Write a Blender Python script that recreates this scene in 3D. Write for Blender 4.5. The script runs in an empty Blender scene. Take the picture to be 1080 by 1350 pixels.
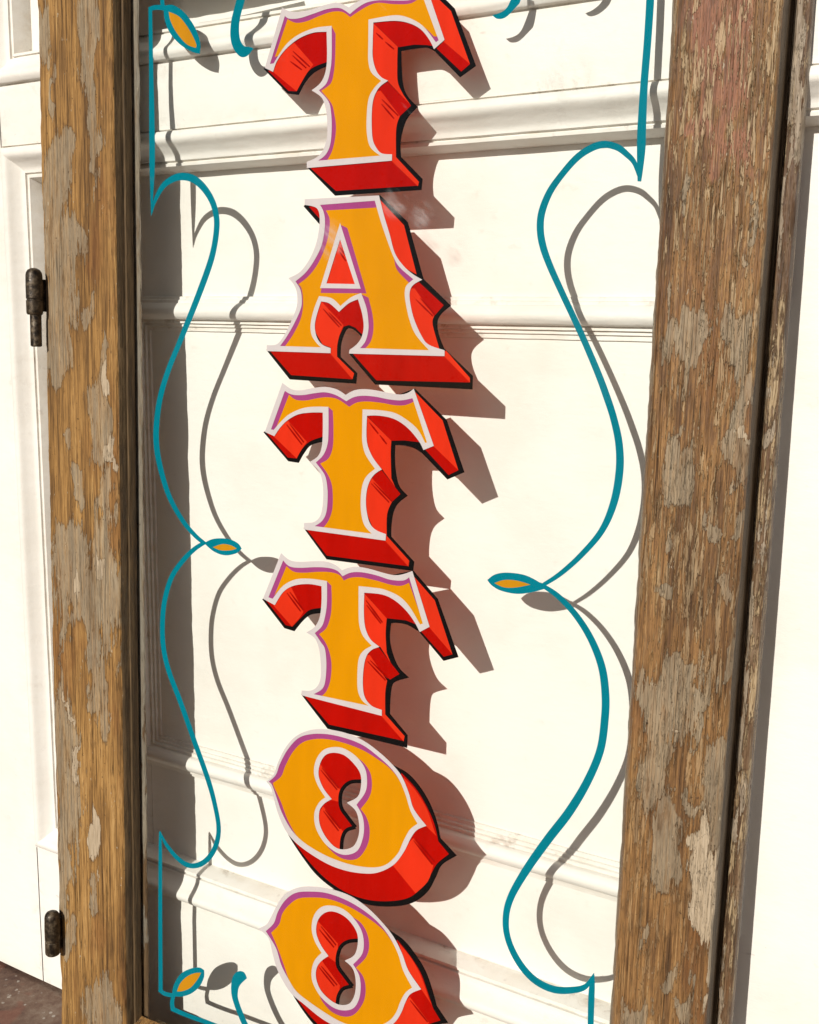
import bpy, bmesh, math, random
from mathutils import Vector, Matrix, noise
from mathutils.geometry import tessellate_polygon
random.seed(7)
sc = bpy.context.scene
COL = sc.collection

# ------------------------------------------------------------------ camera
# axes and focal length fitted to the vanishing points of the door mouldings
H = 0.918                                   # camera height above the paving
FPX = 1380.58                               # focal length in photo pixels (1080 wide)
CX = Vector((0.86485801, 0.50175434, 0.01622381))
CY = Vector((0.10255681, -0.14495358, -0.98410902))   # image down
CZ = Vector((-0.49142927, 0.85277843, -0.17682259))   # forward
CAM = Vector((0, 0, H))
cd = bpy.data.cameras.new('camera'); cam = bpy.data.objects.new('camera', cd); COL.objects.link(cam)
cd.sensor_fit = 'HORIZONTAL'; cd.sensor_width = 36; cd.lens = FPX / 1080 * 36
cd.clip_start = 0.02; cd.clip_end = 500
M = Matrix((CX, -CY, -CZ)).transposed().to_4x4(); M.translation = CAM
cam.matrix_world = M
sc.camera = cam

# ------------------------------------------------------------------ sky, sun, exposure
SUN = Vector((0.00667, 0.91283, -0.40829)).normalized()     # direction the light travels
w = bpy.data.worlds.new('World'); sc.world = w; w.use_nodes = True
nt = w.node_tree; bg = nt.nodes['Background']
sky = nt.nodes.new('ShaderNodeTexSky'); sky.sky_type = 'NISHITA'; sky.sun_disc = False
sky.sun_elevation = math.asin(-SUN.z); sky.sun_rotation = math.radians(180)
sky.air_density = 0.8; sky.dust_density = 0.9; sky.ozone_density = 0.4
nt.links.new(sky.outputs[0], bg.inputs[0]); bg.inputs[1].default_value = 0.05
sl = bpy.data.lights.new('sun', 'SUN'); sl.energy = 5.0; sl.angle = math.radians(0.5); sl.color = (1.0, 0.95, 0.87)
so = bpy.data.objects.new('sun', sl); COL.objects.link(so)
so.rotation_euler = SUN.to_track_quat('-Z', 'Y').to_euler(); so.location = (0, -3, 4)
sc.cycles.max_bounces = 8; sc.cycles.diffuse_bounces = 4; sc.cycles.glossy_bounces = 3; sc.cycles.transparent_max_bounces = 12
vs = sc.view_settings
vs.view_transform = 'Standard'; vs.look = 'None'; vs.gamma = 1; vs.use_curve_mapping = False; vs.exposure = -0.22

# ------------------------------------------------------------------ helpers
def tag(o, label=None, cat=None, group=None, kind=None):
    if label: o['label'] = label
    if cat: o['category'] = cat
    if group: o['group'] = group
    if kind: o['kind'] = kind
    return o

def make(name, verts, faces, mat, parent=None, smooth=None, attrs=None):
    me = bpy.data.meshes.new(name)
    me.from_pydata([tuple(v) for v in verts], [], faces); me.update()
    if smooth is not None:
        me.polygons.foreach_set('use_smooth', [True] * len(me.polygons))
        me.set_sharp_from_angle(angle=math.radians(smooth))
    for k, vals in (attrs or {}).items():
        a = me.attributes.new(k, 'FLOAT', 'POINT'); a.data.foreach_set('value', vals)
    me.materials.append(mat)
    o = bpy.data.objects.new(name, me); COL.objects.link(o)
    if parent: o.parent = parent
    return o

def fix_normals(o):
    bm = bmesh.new(); bm.from_mesh(o.data); bmesh.ops.recalc_face_normals(bm, faces=bm.faces); bm.to_mesh(o.data); bm.free()
    return o

def box(name, x0, x1, y0, y1, z0, z1, mat, parent=None, bev=0.0):
    bm = bmesh.new(); bmesh.ops.create_cube(bm, size=1)
    for v in bm.verts:
        v.co = ((x0 + x1) / 2 + v.co.x * (x1 - x0), (y0 + y1) / 2 + v.co.y * (y1 - y0), (z0 + z1) / 2 + v.co.z * (z1 - z0))
    if bev: bmesh.ops.bevel(bm, geom=bm.edges[:], offset=bev, segments=2, affect='EDGES')
    me = bpy.data.meshes.new(name); bm.to_mesh(me); bm.free(); me.materials.append(mat)
    o = bpy.data.objects.new(name, me); COL.objects.link(o)
    if parent: o.parent = parent
    return o

class NB:
    """small node builder"""
    def __init__(s, name):
        s.m = bpy.data.materials.new(name); s.m.use_nodes = True
        s.t = s.m.node_tree; s.t.nodes.clear()
        s.out = s.t.nodes.new('ShaderNodeOutputMaterial')
        s.obj = s.t.nodes.new('ShaderNodeTexCoord').outputs['Object']
    def put(s, sock, v):
        if hasattr(v, 'is_linked'): s.t.links.new(v, sock)
        elif isinstance(v, (tuple, list)): sock.default_value = tuple(v) + ((1,) if len(v) == 3 and sock.type == 'RGBA' else ())
        else: sock.default_value = v
    def math(s, op, a, b=0.0, c=0.0, clamp=False):
        n = s.t.nodes.new('ShaderNodeMath'); n.operation = op; n.use_clamp = clamp
        for i, v in enumerate((a, b, c)): s.put(n.inputs[i], v)
        return n.outputs[0]
    def scale(s, v, k):
        n = s.t.nodes.new('ShaderNodeVectorMath'); n.operation = 'MULTIPLY'; s.put(n.inputs[0], v); n.inputs[1].default_value = k
        return n.outputs[0]
    def add(s, v, k):
        n = s.t.nodes.new('ShaderNodeVectorMath'); n.operation = 'ADD'; s.put(n.inputs[0], v); s.put(n.inputs[1], k)
        return n.outputs[0]
    def noise(s, vec, sc_=1.0, det=4, rough=0.55, dist=0.0, col=False):
        n = s.t.nodes.new('ShaderNodeTexNoise'); s.put(n.inputs['Vector'], vec)
        n.inputs['Scale'].default_value = sc_; n.inputs['Detail'].default_value = det
        n.inputs['Roughness'].default_value = rough; n.inputs['Distortion'].default_value = dist
        return n.outputs[1 if col else 0]
    def step(s, v, a, b, lo=0.0, hi=1.0):
        n = s.t.nodes.new('ShaderNodeMapRange'); n.interpolation_type = 'SMOOTHSTEP'
        s.put(n.inputs[0], v)
        for i, k in enumerate((a, b, lo, hi)): n.inputs[i + 1].default_value = k
        return n.outputs[0]
    def ramp(s, f, stops):
        n = s.t.nodes.new('ShaderNodeValToRGB'); s.put(n.inputs[0], f); e = n.color_ramp.elements
        while len(e) < len(stops): e.new(0.5)
        for i, (p, c) in enumerate(stops): e[i].position = p; e[i].color = (*c, 1)
        return n.outputs[0]
    def mix(s, f, a, b, mode='MIX'):
        n = s.t.nodes.new('ShaderNodeMix'); n.data_type = 'RGBA'; n.blend_type = mode
        s.put(n.inputs[0], f); s.put(n.inputs[6], a); s.put(n.inputs[7], b)
        return n.outputs[2]
    def attr(s, k):
        n = s.t.nodes.new('ShaderNodeAttribute'); n.attribute_name = k; return n.outputs['Fac']
    def sep(s, v):
        n = s.t.nodes.new('ShaderNodeSeparateXYZ'); s.put(n.inputs[0], v); return n.outputs
    def bump(s, h, strength, dist):
        n = s.t.nodes.new('ShaderNodeBump'); s.put(n.inputs['Height'], h)
        n.inputs['Strength'].default_value = strength; n.inputs['Distance'].default_value = dist
        return n.outputs[0]
    def principled(s, col, rough=0.6, spec=0.3, normal=None, metal=0.0):
        n = s.t.nodes.new('ShaderNodeBsdfPrincipled'); s.put(n.inputs['Base Color'], col)
        s.put(n.inputs['Roughness'], rough); s.put(n.inputs['Specular IOR Level'], spec); s.put(n.inputs['Metallic'], metal)
        if normal is not None: s.put(n.inputs['Normal'], normal)
        return n.outputs[0]
    def done(s, shader):
        s.t.links.new(shader, s.out.inputs[0]); return s.m

# ------------------------------------------------------------------ materials
def white_paint():
    b = NB('white_door_paint'); o = b.obj
    big = b.noise(o, 5, 5, 0.6); fine = b.noise(o, 60, 6, 0.65)
    c = b.ramp(big, [(0.3, (0.715, 0.685, 0.625)), (0.52, (0.785, 0.763, 0.712)), (0.7, (0.80, 0.78, 0.735))])
    c = b.mix(b.step(fine, 0.60, 0.75, 0, 0.22), c, (0.48, 0.44, 0.37))
    # scuffs and grey rubs with their own shapes
    sc1 = b.noise(b.scale(o, (70, 70, 130)), 1, 4, 0.7, 0.6); sc2 = b.noise(o, 11, 2)
    c = b.mix(b.math('MULTIPLY', b.step(sc1, 0.66, 0.74), b.step(sc2, 0.50, 0.64, 0, 0.35)), c, (0.33, 0.29, 0.25))
    gr = b.noise(b.scale(o, (30, 30, 60)), 1, 5, 0.65)
    c = b.mix(b.math('MULTIPLY', b.attr('arris'), b.step(gr, 0.38, 0.66, 0.0, 0.38)), c, (0.50, 0.39, 0.25))
    # cracked paint along the moulding arrises: attribute marks the arris rows, noise breaks them up
    ck = b.noise(b.scale(o, (38, 38, 38)), 1, 8, 0.75, 0.3); cl = b.noise(o, 9, 2)
    crack = b.math('MULTIPLY', b.attr('arris'), b.step(b.math('ADD', ck, b.math('MULTIPLY', cl, 0.5)), 0.83, 0.93))
    c = b.mix(b.math('MULTIPLY', crack, 0.5), c, (0.24, 0.15, 0.09))
    h = b.math('ADD', b.math('MULTIPLY', b.noise(b.scale(o, (16, 16, 34)), 1, 5, 0.65), 1.0), b.math('MULTIPLY', fine, 0.35))
    h = b.math('ADD', h, b.math('MULTIPLY', crack, -0.5))
    return b.done(b.principled(c, 0.5, 0.25, b.bump(h, 0.3, 0.0035)))

def wood(name, seed=0.0, shiny=0.0, bare=((0.045, 0.022, 0.009), (0.135, 0.068, 0.026), (0.275, 0.143, 0.050), (0.42, 0.26, 0.115)), flake=0.0, grey=((0.19, 0.145, 0.095), (0.345, 0.272, 0.18)), painted_shade=(0.055, 0.036, 0.018)):
    b = NB(name); o = b.add(b.obj, (seed, seed * 0.7, seed * 1.3))
    g1 = b.noise(b.scale(o, (95, 60, 4.0)), 1, 5, 0.65, 0.4)
    g2 = b.noise(b.scale(o, (480, 220, 14)), 1, 3, 0.65)
    g3 = b.noise(b.scale(o, (900, 500, 60)), 1, 2, 0.6)
    lg = b.noise(b.scale(o, (15, 15, 6)), 1, 4, 0.6)
    mid = b.noise(b.scale(o, (150, 90, 24)), 1, 4, 0.7)
    f = b.math('ADD', b.math('MULTIPLY', g1, 0.55), b.math('ADD', b.math('MULTIPLY', g2, 0.62), b.math('MULTIPLY', lg, 0.45)))
    f = b.math('SUBTRACT', f, 0.31)
    c = b.ramp(f, [(0.28, bare[0]), (0.41, bare[1]), (0.54, bare[2]), (0.70, bare[3])])
    red = b.noise(b.scale(o, (22, 22, 7)), 1, 4, 0.6)
    c = b.mix(b.step(red, 0.52, 0.66, 0, 0.5), c, (0.20, 0.082, 0.024))
    c = b.mix(b.step(b.math('ADD', b.attr('pink'), b.math('MULTIPLY', b.math('SUBTRACT', mid, 0.5), 2.2)), 0.15, 0.6, 0, 0.7), c, (0.30, 0.125, 0.075))
    # dark specks and short dashes torn out of the grain
    c = b.mix(b.step(mid, 0.61, 0.67, 0, 0.42), c, bare[0])
    # thin dark drying cracks running with the grain
    cr = b.noise(b.scale(o, (260, 120, 3.2)), 1, 2, 0.5, 0.2)
    crack = b.step(b.math('ABSOLUTE', b.math('SUBTRACT', cr, 0.5)), 0.0, 0.012, 1, 0)
    crack = b.math('MULTIPLY', crack, b.step(lg, 0.42, 0.6, 0, 0.85))
    c = b.mix(crack, c, (0.035, 0.016, 0.006))
    # flaked light streaks (old coat torn off along the grain)
    if flake:
        fl = b.math('ADD', b.noise(b.scale(o, (330, 180, 34)), 1, 5, 0.7, 0.6), b.math('MULTIPLY', b.noise(b.scale(o, (26, 26, 9)), 1, 3), 0.45))
        flm = b.math('MULTIPLY', b.step(fl, 0.755, 0.785), b.attr('flake'))
        c = b.mix(b.math('MULTIPLY', flm, flake), c, b.ramp(g3, [(0.35, (0.33, 0.225, 0.115)), (0.65, (0.50, 0.385, 0.235))]))
        fd = b.step(fl, 0.655, 0.62, 0, 0.65)
        c = b.mix(b.math('MULTIPLY', fd, b.attr('flake')), c, (0.10, 0.048, 0.024))
    # remains of greige paint: traced field + fractal edge
    n1 = b.noise(b.scale(o, (52, 46, 11)), 1, 7, 0.72, 0.5); n2 = b.noise(b.scale(o, (360, 200, 20)), 1, 4, 0.65)
    wob = b.math('ADD', b.math('MULTIPLY', b.math('SUBTRACT', n1, 0.5), 2.7), b.math('MULTIPLY', b.math('SUBTRACT', n2, 0.5), 1.45))
    fld = b.math('ADD', b.attr('paint'), wob)
    pm = b.step(fld, 0.0, 0.04)
    rim = b.math('MULTIPLY', b.step(fld, -0.20, -0.01), b.math('SUBTRACT', 1.0, pm))
    c = b.mix(b.math('MULTIPLY', rim, 0.45), c, (0.13, 0.062, 0.022))
    gc = b.ramp(b.math('ADD', b.math('MULTIPLY', g1, 0.45), b.math('MULTIPLY', g2, 0.6)), [(0.36, grey[0]), (0.64, grey[1])])
    gc = b.mix(b.step(lg, 0.45, 0.65, 0, 0.5), gc, (0.365, 0.29, 0.195))
    gc = b.mix(b.step(g3, 0.58, 0.70, 0, 0.6), gc, (0.085, 0.055, 0.03))
    gc = b.mix(b.step(mid, 0.58, 0.64, 0, 0.45), gc, (0.20, 0.115, 0.05))
    # the coat is worn thin: wood grain shows through in places
    thin = b.step(b.math('ADD', b.math('MULTIPLY', mid, 0.6), b.math('MULTIPLY', g2, 0.5)), 0.42, 0.68, 1.0, 0.55)
    c = b.mix(b.math('MULTIPLY', pm, thin), c, gc)
    # lighter chips
    ch = b.math('ADD', b.attr('cream'), b.math('MULTIPLY', wob, 0.9))
    cm = b.step(ch, 0.0, 0.03)
    c = b.mix(b.math('MULTIPLY', b.math('MULTIPLY', b.step(ch, -0.14, -0.01), b.math('SUBTRACT', 1.0, cm)), 0.65), c, (0.12, 0.062, 0.024))
    c = b.mix(cm, c, b.ramp(g2, [(0.3, (0.38, 0.29, 0.19)), (0.7, (0.49, 0.395, 0.28))]))
    sp = b.noise(b.scale(o, (170, 150, 60)), 1, 4, 0.7)
    c = b.mix(b.step(sp, 0.685, 0.71, 0, 0.8), c, (0.45, 0.38, 0.28))
    c = b.mix(b.step(b.noise(o, 260, 2, 0.6), 0.69, 0.75, 0, 0.7), c, (0.05, 0.025, 0.012))
    c = b.mix(0.75, c, b.ramp(g3, [(0.32, (0.55, 0.52, 0.48)), (0.50, (0.98, 0.97, 0.95)), (0.68, (1.0, 1.0, 1.0))]), 'MULTIPLY')
    # shade painted into the wood colour on the inner and outer stile sides
    ac = b.mix(b.step(g2, 0.4, 0.65), painted_shade, tuple(k * 2.2 for k in painted_shade))
    c = b.mix(b.step(b.math('ADD', b.attr('painted_shade'), b.math('MULTIPLY', b.math('SUBTRACT', n1, 0.5), 0.9)), 0.35, 0.55, 0, 0.92), c, ac)
    h = b.math('ADD', b.math('MULTIPLY', pm, 0.5), b.math('ADD', b.math('MULTIPLY', g2, 0.7), b.math('ADD', b.math('MULTIPLY', g1, 0.6), b.math('MULTIPLY', mid, 0.5))))
    h = b.math('ADD', h, b.math('ADD', b.math('MULTIPLY', cm, 0.4), b.math('MULTIPLY', crack, -0.7)))
    if flake: h = b.math('ADD', h, b.math('MULTIPLY', flm, 0.7))
    return b.done(b.principled(c, 0.72 - shiny, 0.25 + shiny * 0.6, b.bump(h, 0.9, 0.0024)))

def paint(name, col, var=0.12, transl=0.0, tcol=None):
    b = NB(name); o = b.obj
    n = b.noise(b.scale(o, (70, 70, 14)), 1, 4, 0.6); n2 = b.noise(o, 7, 2)
    f = b.math('ADD', b.math('MULTIPLY', n, 0.5), b.math('MULTIPLY', n2, 0.5))
    c = b.ramp(f, [(0.35, tuple(k * (1 - var) for k in col)), (0.65, tuple(min(1, k * (1 + var)) for k in col))])
    sh = b.principled(c, 0.9, 0.0)
    if transl:
        tr = b.t.nodes.new('ShaderNodeBsdfTranslucent'); tr.inputs[0].default_value = (*(tcol or col), 1)
        mx = b.t.nodes.new('ShaderNodeMixShader'); mx.inputs[0].default_value = transl
        b.t.links.new(sh, mx.inputs[1]); b.t.links.new(tr.outputs[0], mx.inputs[2]); sh = mx.outputs[0]
    return b.done(sh)

def glass():
    b = NB('window_glass'); o = b.obj
    # Schlick reflectance of a thin pane, the same from both sides
    ge = b.t.nodes.new('ShaderNodeNewGeometry')
    dt = b.t.nodes.new('ShaderNodeVectorMath'); dt.operation = 'DOT_PRODUCT'
    b.t.links.new(ge.outputs['Incoming'], dt.inputs[0]); b.t.links.new(ge.outputs['Normal'], dt.inputs[1])
    cs = b.math('SUBTRACT', 1.0, b.math('ABSOLUTE', dt.outputs['Value']), clamp=True)
    fr = b.math('MULTIPLY_ADD', b.math('POWER', cs, 5.0), 0.97, 0.010)
    tr = b.t.nodes.new('ShaderNodeBsdfTransparent'); tr.inputs[0].default_value = (0.985, 0.992, 0.988, 1)
    gl = b.t.nodes.new('ShaderNodeBsdfGlossy'); gl.inputs['Roughness'].default_value = 0.02
    mx = b.t.nodes.new('ShaderNodeMixShader')
    b.t.links.new(fr, mx.inputs[0]); b.t.links.new(tr.outputs[0], mx.inputs[1]); b.t.links.new(gl.outputs[0], mx.inputs[2])
    # slanted pale streaks, glints painted as smears on the upper half of the pane
    rot = b.t.nodes.new('ShaderNodeVectorRotate'); rot.rotation_type = 'Y_AXIS'; rot.inputs['Angle'].default_value = math.radians(-42)
    b.t.links.new(o, rot.inputs['Vector'])
    st = b.noise(b.scale(rot.outputs[0], (22, 1, 75)), 1, 4, 0.6)
    fine = b.noise(b.scale(rot.outputs[0], (60, 1, 420)), 1, 3, 0.6)
    blob = b.noise(o, 10, 2)
    z = b.sep(o)[2]
    m = b.math('MULTIPLY', b.step(st, 0.60, 0.72), b.math('MULTIPLY', b.step(fine, 0.35, 0.65), b.step(blob, 0.52, 0.64)))
    m = b.math('MULTIPLY', m, b.step(z, 0.98, 1.14, 0, 0.08))
    # whitened spots painting in glints by the second letter and the upper right
    for px, py, rad, amt in GLINT_SPOTS:
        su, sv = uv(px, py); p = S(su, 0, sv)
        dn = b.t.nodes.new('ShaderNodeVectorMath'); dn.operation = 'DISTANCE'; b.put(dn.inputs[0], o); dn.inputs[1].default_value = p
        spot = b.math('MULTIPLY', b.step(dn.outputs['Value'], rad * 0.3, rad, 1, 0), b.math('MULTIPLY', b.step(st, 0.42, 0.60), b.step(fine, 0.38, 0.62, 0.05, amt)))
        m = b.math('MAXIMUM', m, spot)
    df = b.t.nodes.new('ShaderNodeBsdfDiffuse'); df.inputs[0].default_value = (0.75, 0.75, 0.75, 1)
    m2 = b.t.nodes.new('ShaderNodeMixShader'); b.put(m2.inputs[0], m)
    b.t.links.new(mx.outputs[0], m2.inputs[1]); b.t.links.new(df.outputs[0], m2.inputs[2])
    return b.done(m2.outputs[0])

def iron():
    b = NB('rusty_hinge_iron'); o = b.obj
    n = b.noise(o, 130, 5, 0.65); n2 = b.noise(o, 60, 3, 0.6)
    c = b.ramp(n, [(0.38, (0.014, 0.010, 0.007)), (0.52, (0.055, 0.038, 0.022)), (0.68, (0.15, 0.112, 0.07))])
    c = b.mix(b.step(n2, 0.57, 0.64, 0, 0.8), c, (0.20, 0.165, 0.12))
    return b.done(b.principled(c, b.step(n, 0.3, 0.7, 0.28, 0.6), 0.5, b.bump(n, 0.6, 0.0012), 0.45))

def paving():
    b = NB('terrazzo_paving'); o = b.obj
    big = b.noise(o, 9, 5, 0.6); fine = b.noise(o, 90, 5, 0.7)
    c = b.ramp(b.math('ADD', b.math('MULTIPLY', big, 0.6), b.math('MULTIPLY', fine, 0.4)), [(0.36, (0.07, 0.036, 0.028)), (0.5, (0.15, 0.092, 0.066)), (0.64, (0.24, 0.18, 0.135))])
    c = b.mix(b.step(b.noise(o, 14, 3), 0.55, 0.62, 0, 0.6), c, (0.20, 0.078, 0.052))
    v = b.t.nodes.new('ShaderNodeTexVoronoi'); v.inputs['Scale'].default_value = 95; b.t.links.new(o, v.inputs['Vector'])
    chip = b.math('MULTIPLY', b.step(v.outputs['Distance'], 0.18, 0.26, 1, 0), b.step(b.noise(o, 40, 2), 0.5, 0.56))
    c = b.mix(b.math('MULTIPLY', chip, 0.75), c, (0.42, 0.38, 0.33))
    c = b.mix(b.step(b.noise(o, 30, 4, 0.7), 0.64, 0.70, 0, 0.8), c, (0.06, 0.045, 0.04))
    return b.done(b.principled(c, 0.7, 0.3, b.bump(fine, 0.5, 0.003)))

WHITE = white_paint()
IRON = iron()
WOOD_L = wood('weathered_wood', 0.0, bare=((0.055, 0.027, 0.010), (0.165, 0.085, 0.027), (0.335, 0.180, 0.055), (0.47, 0.285, 0.11)))
WOOD_R = wood('flaked_wood', 3.1, shiny=0.16, flake=0.72)
WOOD_LIP = wood('dark_flaked_wood', 5.7, shiny=0.2, flake=0.85, bare=((0.03, 0.016, 0.008), (0.085, 0.046, 0.022), (0.16, 0.095, 0.05), (0.30, 0.21, 0.13)), grey=((0.30, 0.235, 0.17), (0.42, 0.345, 0.255)))
BEAD = wood('grey_bead_paint', 9.2, bare=((0.05, 0.03, 0.015), (0.10, 0.06, 0.03), (0.16, 0.10, 0.05), (0.3, 0.24, 0.17)), grey=((0.20, 0.178, 0.145), (0.27, 0.24, 0.195)))
P_WHITE = paint('outline_white_paint', (0.55, 0.49, 0.495), 0.05)
P_YEL = paint('ochre_yellow_paint', (0.60, 0.238, 0.001), 0.06)
P_PUR = paint('purple_paint', (0.31, 0.05, 0.18), 0.08)
P_RED = paint('bright_red_paint', (0.62, 0.028, 0.008), 0.10)
P_DRED = paint('dark_red_paint', (0.38, 0.003, 0.0008), 0.14)
P_HATCH = paint('hatch_red_paint', (0.27, 0.002, 0.0008), 0.1)
P_BLK = paint('black_paint', (0.006, 0.005, 0.005), 0.1)
P_TEAL = paint('teal_paint', (0.0, 0.165, 0.225), 0.10)
P_LEAF = paint('leaf_ochre_paint', (0.50, 0.215, 0.008), 0.08)
P_BOUNCE = paint('red_bounce_paint', (0.80, 0.13, 0.008), 0.06)  # colour picked to throw warm bounce into the letter shadows

# ------------------------------------------------------------------ ground
g = make('pavement', [(-40, -60, 0), (40, -60, 0), (40, 1.2, 0), (-40, 1.2, 0)], [(0, 1, 2, 3)], paving())
tag(g, kind='structure')

# ------------------------------------------------------------------ panelled door
door = bpy.data.objects.new('panelled_door', None); COL.objects.link(door); door.location = (-0.55, 0.93, 0)
tag(door, 'white painted panelled door with raised mouldings behind the painted glass', 'door', kind='thing')
DL = door.location.copy()
YR, YF, YP = 0.895, 0.926, 0.929          # rail face, recessed field, inner panel
ZB = 0.006                                # door clears the paving a little
A = (-1.0945, -0.004, H - 0.709, H + 0.203)     # opening of the large raised frame  x0 x1 z0 z1
B = (-0.9285, -0.172, H - 0.5545, H + 0.0265)   # inner panel moulding, outer edge
C = (-1.111, 0.012, H + 0.271, H + 1.05)        # upper panel opening
TOP = H + 1.2

def plank(name, x0, x1, y0, z0, z1, back=0.03, n=(10, 10)):
    """board with a gently uneven face (hand-planed, many coats of paint)"""
    nx = max(2, int((x1 - x0) / 0.02)); nz = max(2, int((z1 - z0) / 0.02))
    V, Fs, at = [], [], []
    for j in range(nz + 1):
        for i in range(nx + 1):
            x = x0 + (x1 - x0) * i / nx; z = z0 + (z1 - z0) * j / nz
            e = 0.0012 if i in (0, nx) or j in (0, nz) else 0.0
            V.append((x, y0 + e + 0.0007 * noise.noise((x * 9, z * 9, y0 * 50)), z)); at.append(0.35 if e else 0.0)
    W = nx + 1
    for j in range(nz):
        for i in range(nx): Fs.append((j * W + i, j * W + i + 1, (j + 1) * W + i + 1, (j + 1) * W + i))
    per = [i for i in range(W)] + [j * W + nx for j in range(1, nz + 1)] + [nz * W + i for i in range(nx - 1, -1, -1)] + [j * W for j in range(nz - 1, 0, -1)]
    base = len(V)
    for k in per: V.append((V[k][0], y0 + back, V[k][2])); at.append(0)
    m = len(per)
    for k in range(m): Fs.append((per[(k + 1) % m], per[k], base + k, base + (k + 1) % m))
    Fs.append(tuple(base + k for k in range(m)))
    V = [Vector(v) - DL for v in V]
    return make(name, V, Fs, WHITE, door, 40, {'arris': at})

plank('stile', -1.36, A[0] - 0.0009, YR, ZB, TOP)
plank('stile', A[1] + 0.0009, 0.27, YR, ZB, TOP)
plank('bottom_rail', A[0] + 0.0009, A[1] - 0.0009, YR, ZB, A[2])
plank('middle_rail', A[0] + 0.0009, A[1] - 0.0009, YR, A[3], C[2])
plank('upper_panel', C[0], C[1], 0.928, C[2], C[3], 0.02)
plank('top_rail', A[0] + 0.0009, A[1] - 0.0009, YR, C[3], TOP)
i_ = 0.02
plank('panel', B[0] + i_, B[1] - i_, YP, B[2] + i_, B[3] - i_, 0.02)
plank('field_board', A[0] + i_, B[0] + i_ - 0.0006, YF, A[2] + i_, A[3] - i_, 0.02)
plank('field_board', B[1] - i_ + 0.0006, A[1] - i_, YF, A[2] + i_, A[3] - i_, 0.02)
plank('field_board', B[0] + i_, B[1] - i_, YF, B[3] - i_ + 0.0006, A[3] - i_, 0.02)
plank('field_board', B[0] + i_, B[1] - i_, YF, A[2] + i_, B[2] + i_ - 0.0006, 0.02)
box('back_board', -1.36 - DL.x, 0.27 - DL.x, 0.952 - DL.y, 0.965 - DL.y, ZB, TOP, WHITE, door)

def catmull(pts, n=6):
    out = []
    for i in range(len(pts) - 1):
        p0, p1, p2, p3 = pts[max(0, i - 1)], pts[i], pts[i + 1], pts[min(len(pts) - 1, i + 2)]
        for k in range(n):
            t = k / n
            out.append(tuple(0.5 * ((2 * b) + (-a + c) * t + (2 * a - 5 * b + 4 * c - d) * t * t + (-a + 3 * b - 3 * c + d) * t ** 3) for a, b, c, d in zip(p0, p1, p2, p3)))
    out.append(tuple(pts[-1])); return out

# profile: (distance inwards from the outer edge, depth y, arris weight)
PROF_A = [(-0.0015, 0.8962, .5), (0.0002, 0.8985, .9), (0.0016, 0.8985, .9), (0.0024, 0.8925, .5)] + \
         [(s, y, 0.15) for s, y in catmull([(0.003, 0.8915), (0.008, 0.8885), (0.0135, 0.8895), (0.0195, 0.8960), (0.026, 0.9015), (0.0315, 0.9030)], 4)] + \
         [(0.0321, 0.9062, .9), (0.0338, 0.9064, .9), (0.0343, 0.9038, .4), (0.0372, 0.9042, .4), (0.0382, 0.9075, .3), (0.0396, 0.9120, .4), (0.0410, 0.9185, .6), (0.0416, 0.928, .9)]
PROF_B = [(-0.0006, 0.9275, .8), (0.0, 0.9215, .5), (0.0032, 0.9208, .3), (0.0040, 0.9188, .5), (0.0072, 0.9180, .4)] + \
         [(s, y, 0.12) for s, y in catmull([(0.0078, 0.9165), (0.012, 0.9125), (0.0165, 0.9108), (0.021, 0.9118), (0.0248, 0.9152), (0.0258, 0.9185)], 4)] + \
         [(0.0262, 0.9215, .8), (0.0298, 0.9212, .5), (0.0304, 0.9245, .7), (0.0336, 0.9242, .4), (0.0342, 0.9268, .7), (0.0385, 0.9268, .4), (0.0391, 0.9302, .9)]

def moulding(rect, prof, seed):
    """four mitred lengths round a rectangle, each its own piece"""
    x0, x1, z0, z1 = rect
    cs = [((x0, z0), (1, 1)), ((x1, z0), (-1, 1)), ((x1, z1), (-1, -1)), ((x0, z1), (1, -1))]
    for q in range(4):
        (ax, az), (adx, adz) = cs[q]; (bx, bz), (bdx, bdz) = cs[(q + 1) % 4]
        L = math.hypot(bx - ax, bz - az); n = max(4, int(L / 0.006))
        V, Fs, at = [], [], []
        for i in range(n + 1):
            t = i / n
            for k, (s, y, a) in enumerate(prof):
                px, pz = ax + adx * s, az + adz * s; qx, qz = bx + bdx * s, bz + bdz * s
                x, z = px + (qx - px) * t, pz + (qz - pz) * t
                j = noise.noise((x * 22 + seed, z * 22, k * 0.35)) * 0.0002 + noise.noise((x * 90 + seed, z * 90, k * 0.8)) * 0.00012
                V.append(Vector((x + j * (1 - abs(bx - ax) / max(L, 1e-6)), y + j, z + j * (abs(bx - ax) / max(L, 1e-6)))) - DL); at.append(a)
        m = len(prof)
        for i in range(n):
            for k in range(m - 1):
                Fs.append((i * m + k, (i + 1) * m + k, (i + 1) * m + k + 1, i * m + k + 1))
        # close the back so that the length is solid
        base = len(V)
        for i in range(n + 1):
            for k in (0, m - 1):
                v = V[i * m + k]; V.append(Vector((v.x, 0.9335 - DL.y, v.z))); at.append(0)
        for i in range(n):
            Fs.append((i * m, base + i * 2, base + i * 2 + 2, (i + 1) * m))
            Fs.append((i * m + m - 1, (i + 1) * m + m - 1, base + i * 2 + 3, base + i * 2 + 1))
            Fs.append((base + i * 2, base + i * 2 + 1, base + i * 2 + 3, base + i * 2 + 2))
        for i in (0, n): Fs.append(tuple([i * m + k for k in range(m)] + [base + i * 2 + 1, base + i * 2]))
        fix_normals(make('moulding', V, Fs, WHITE, door, 32, {'arris': at}))

moulding(A, PROF_A, 1.0)
moulding(B, PROF_B, 5.0)
moulding(C, PROF_A, 9.0)

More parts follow.
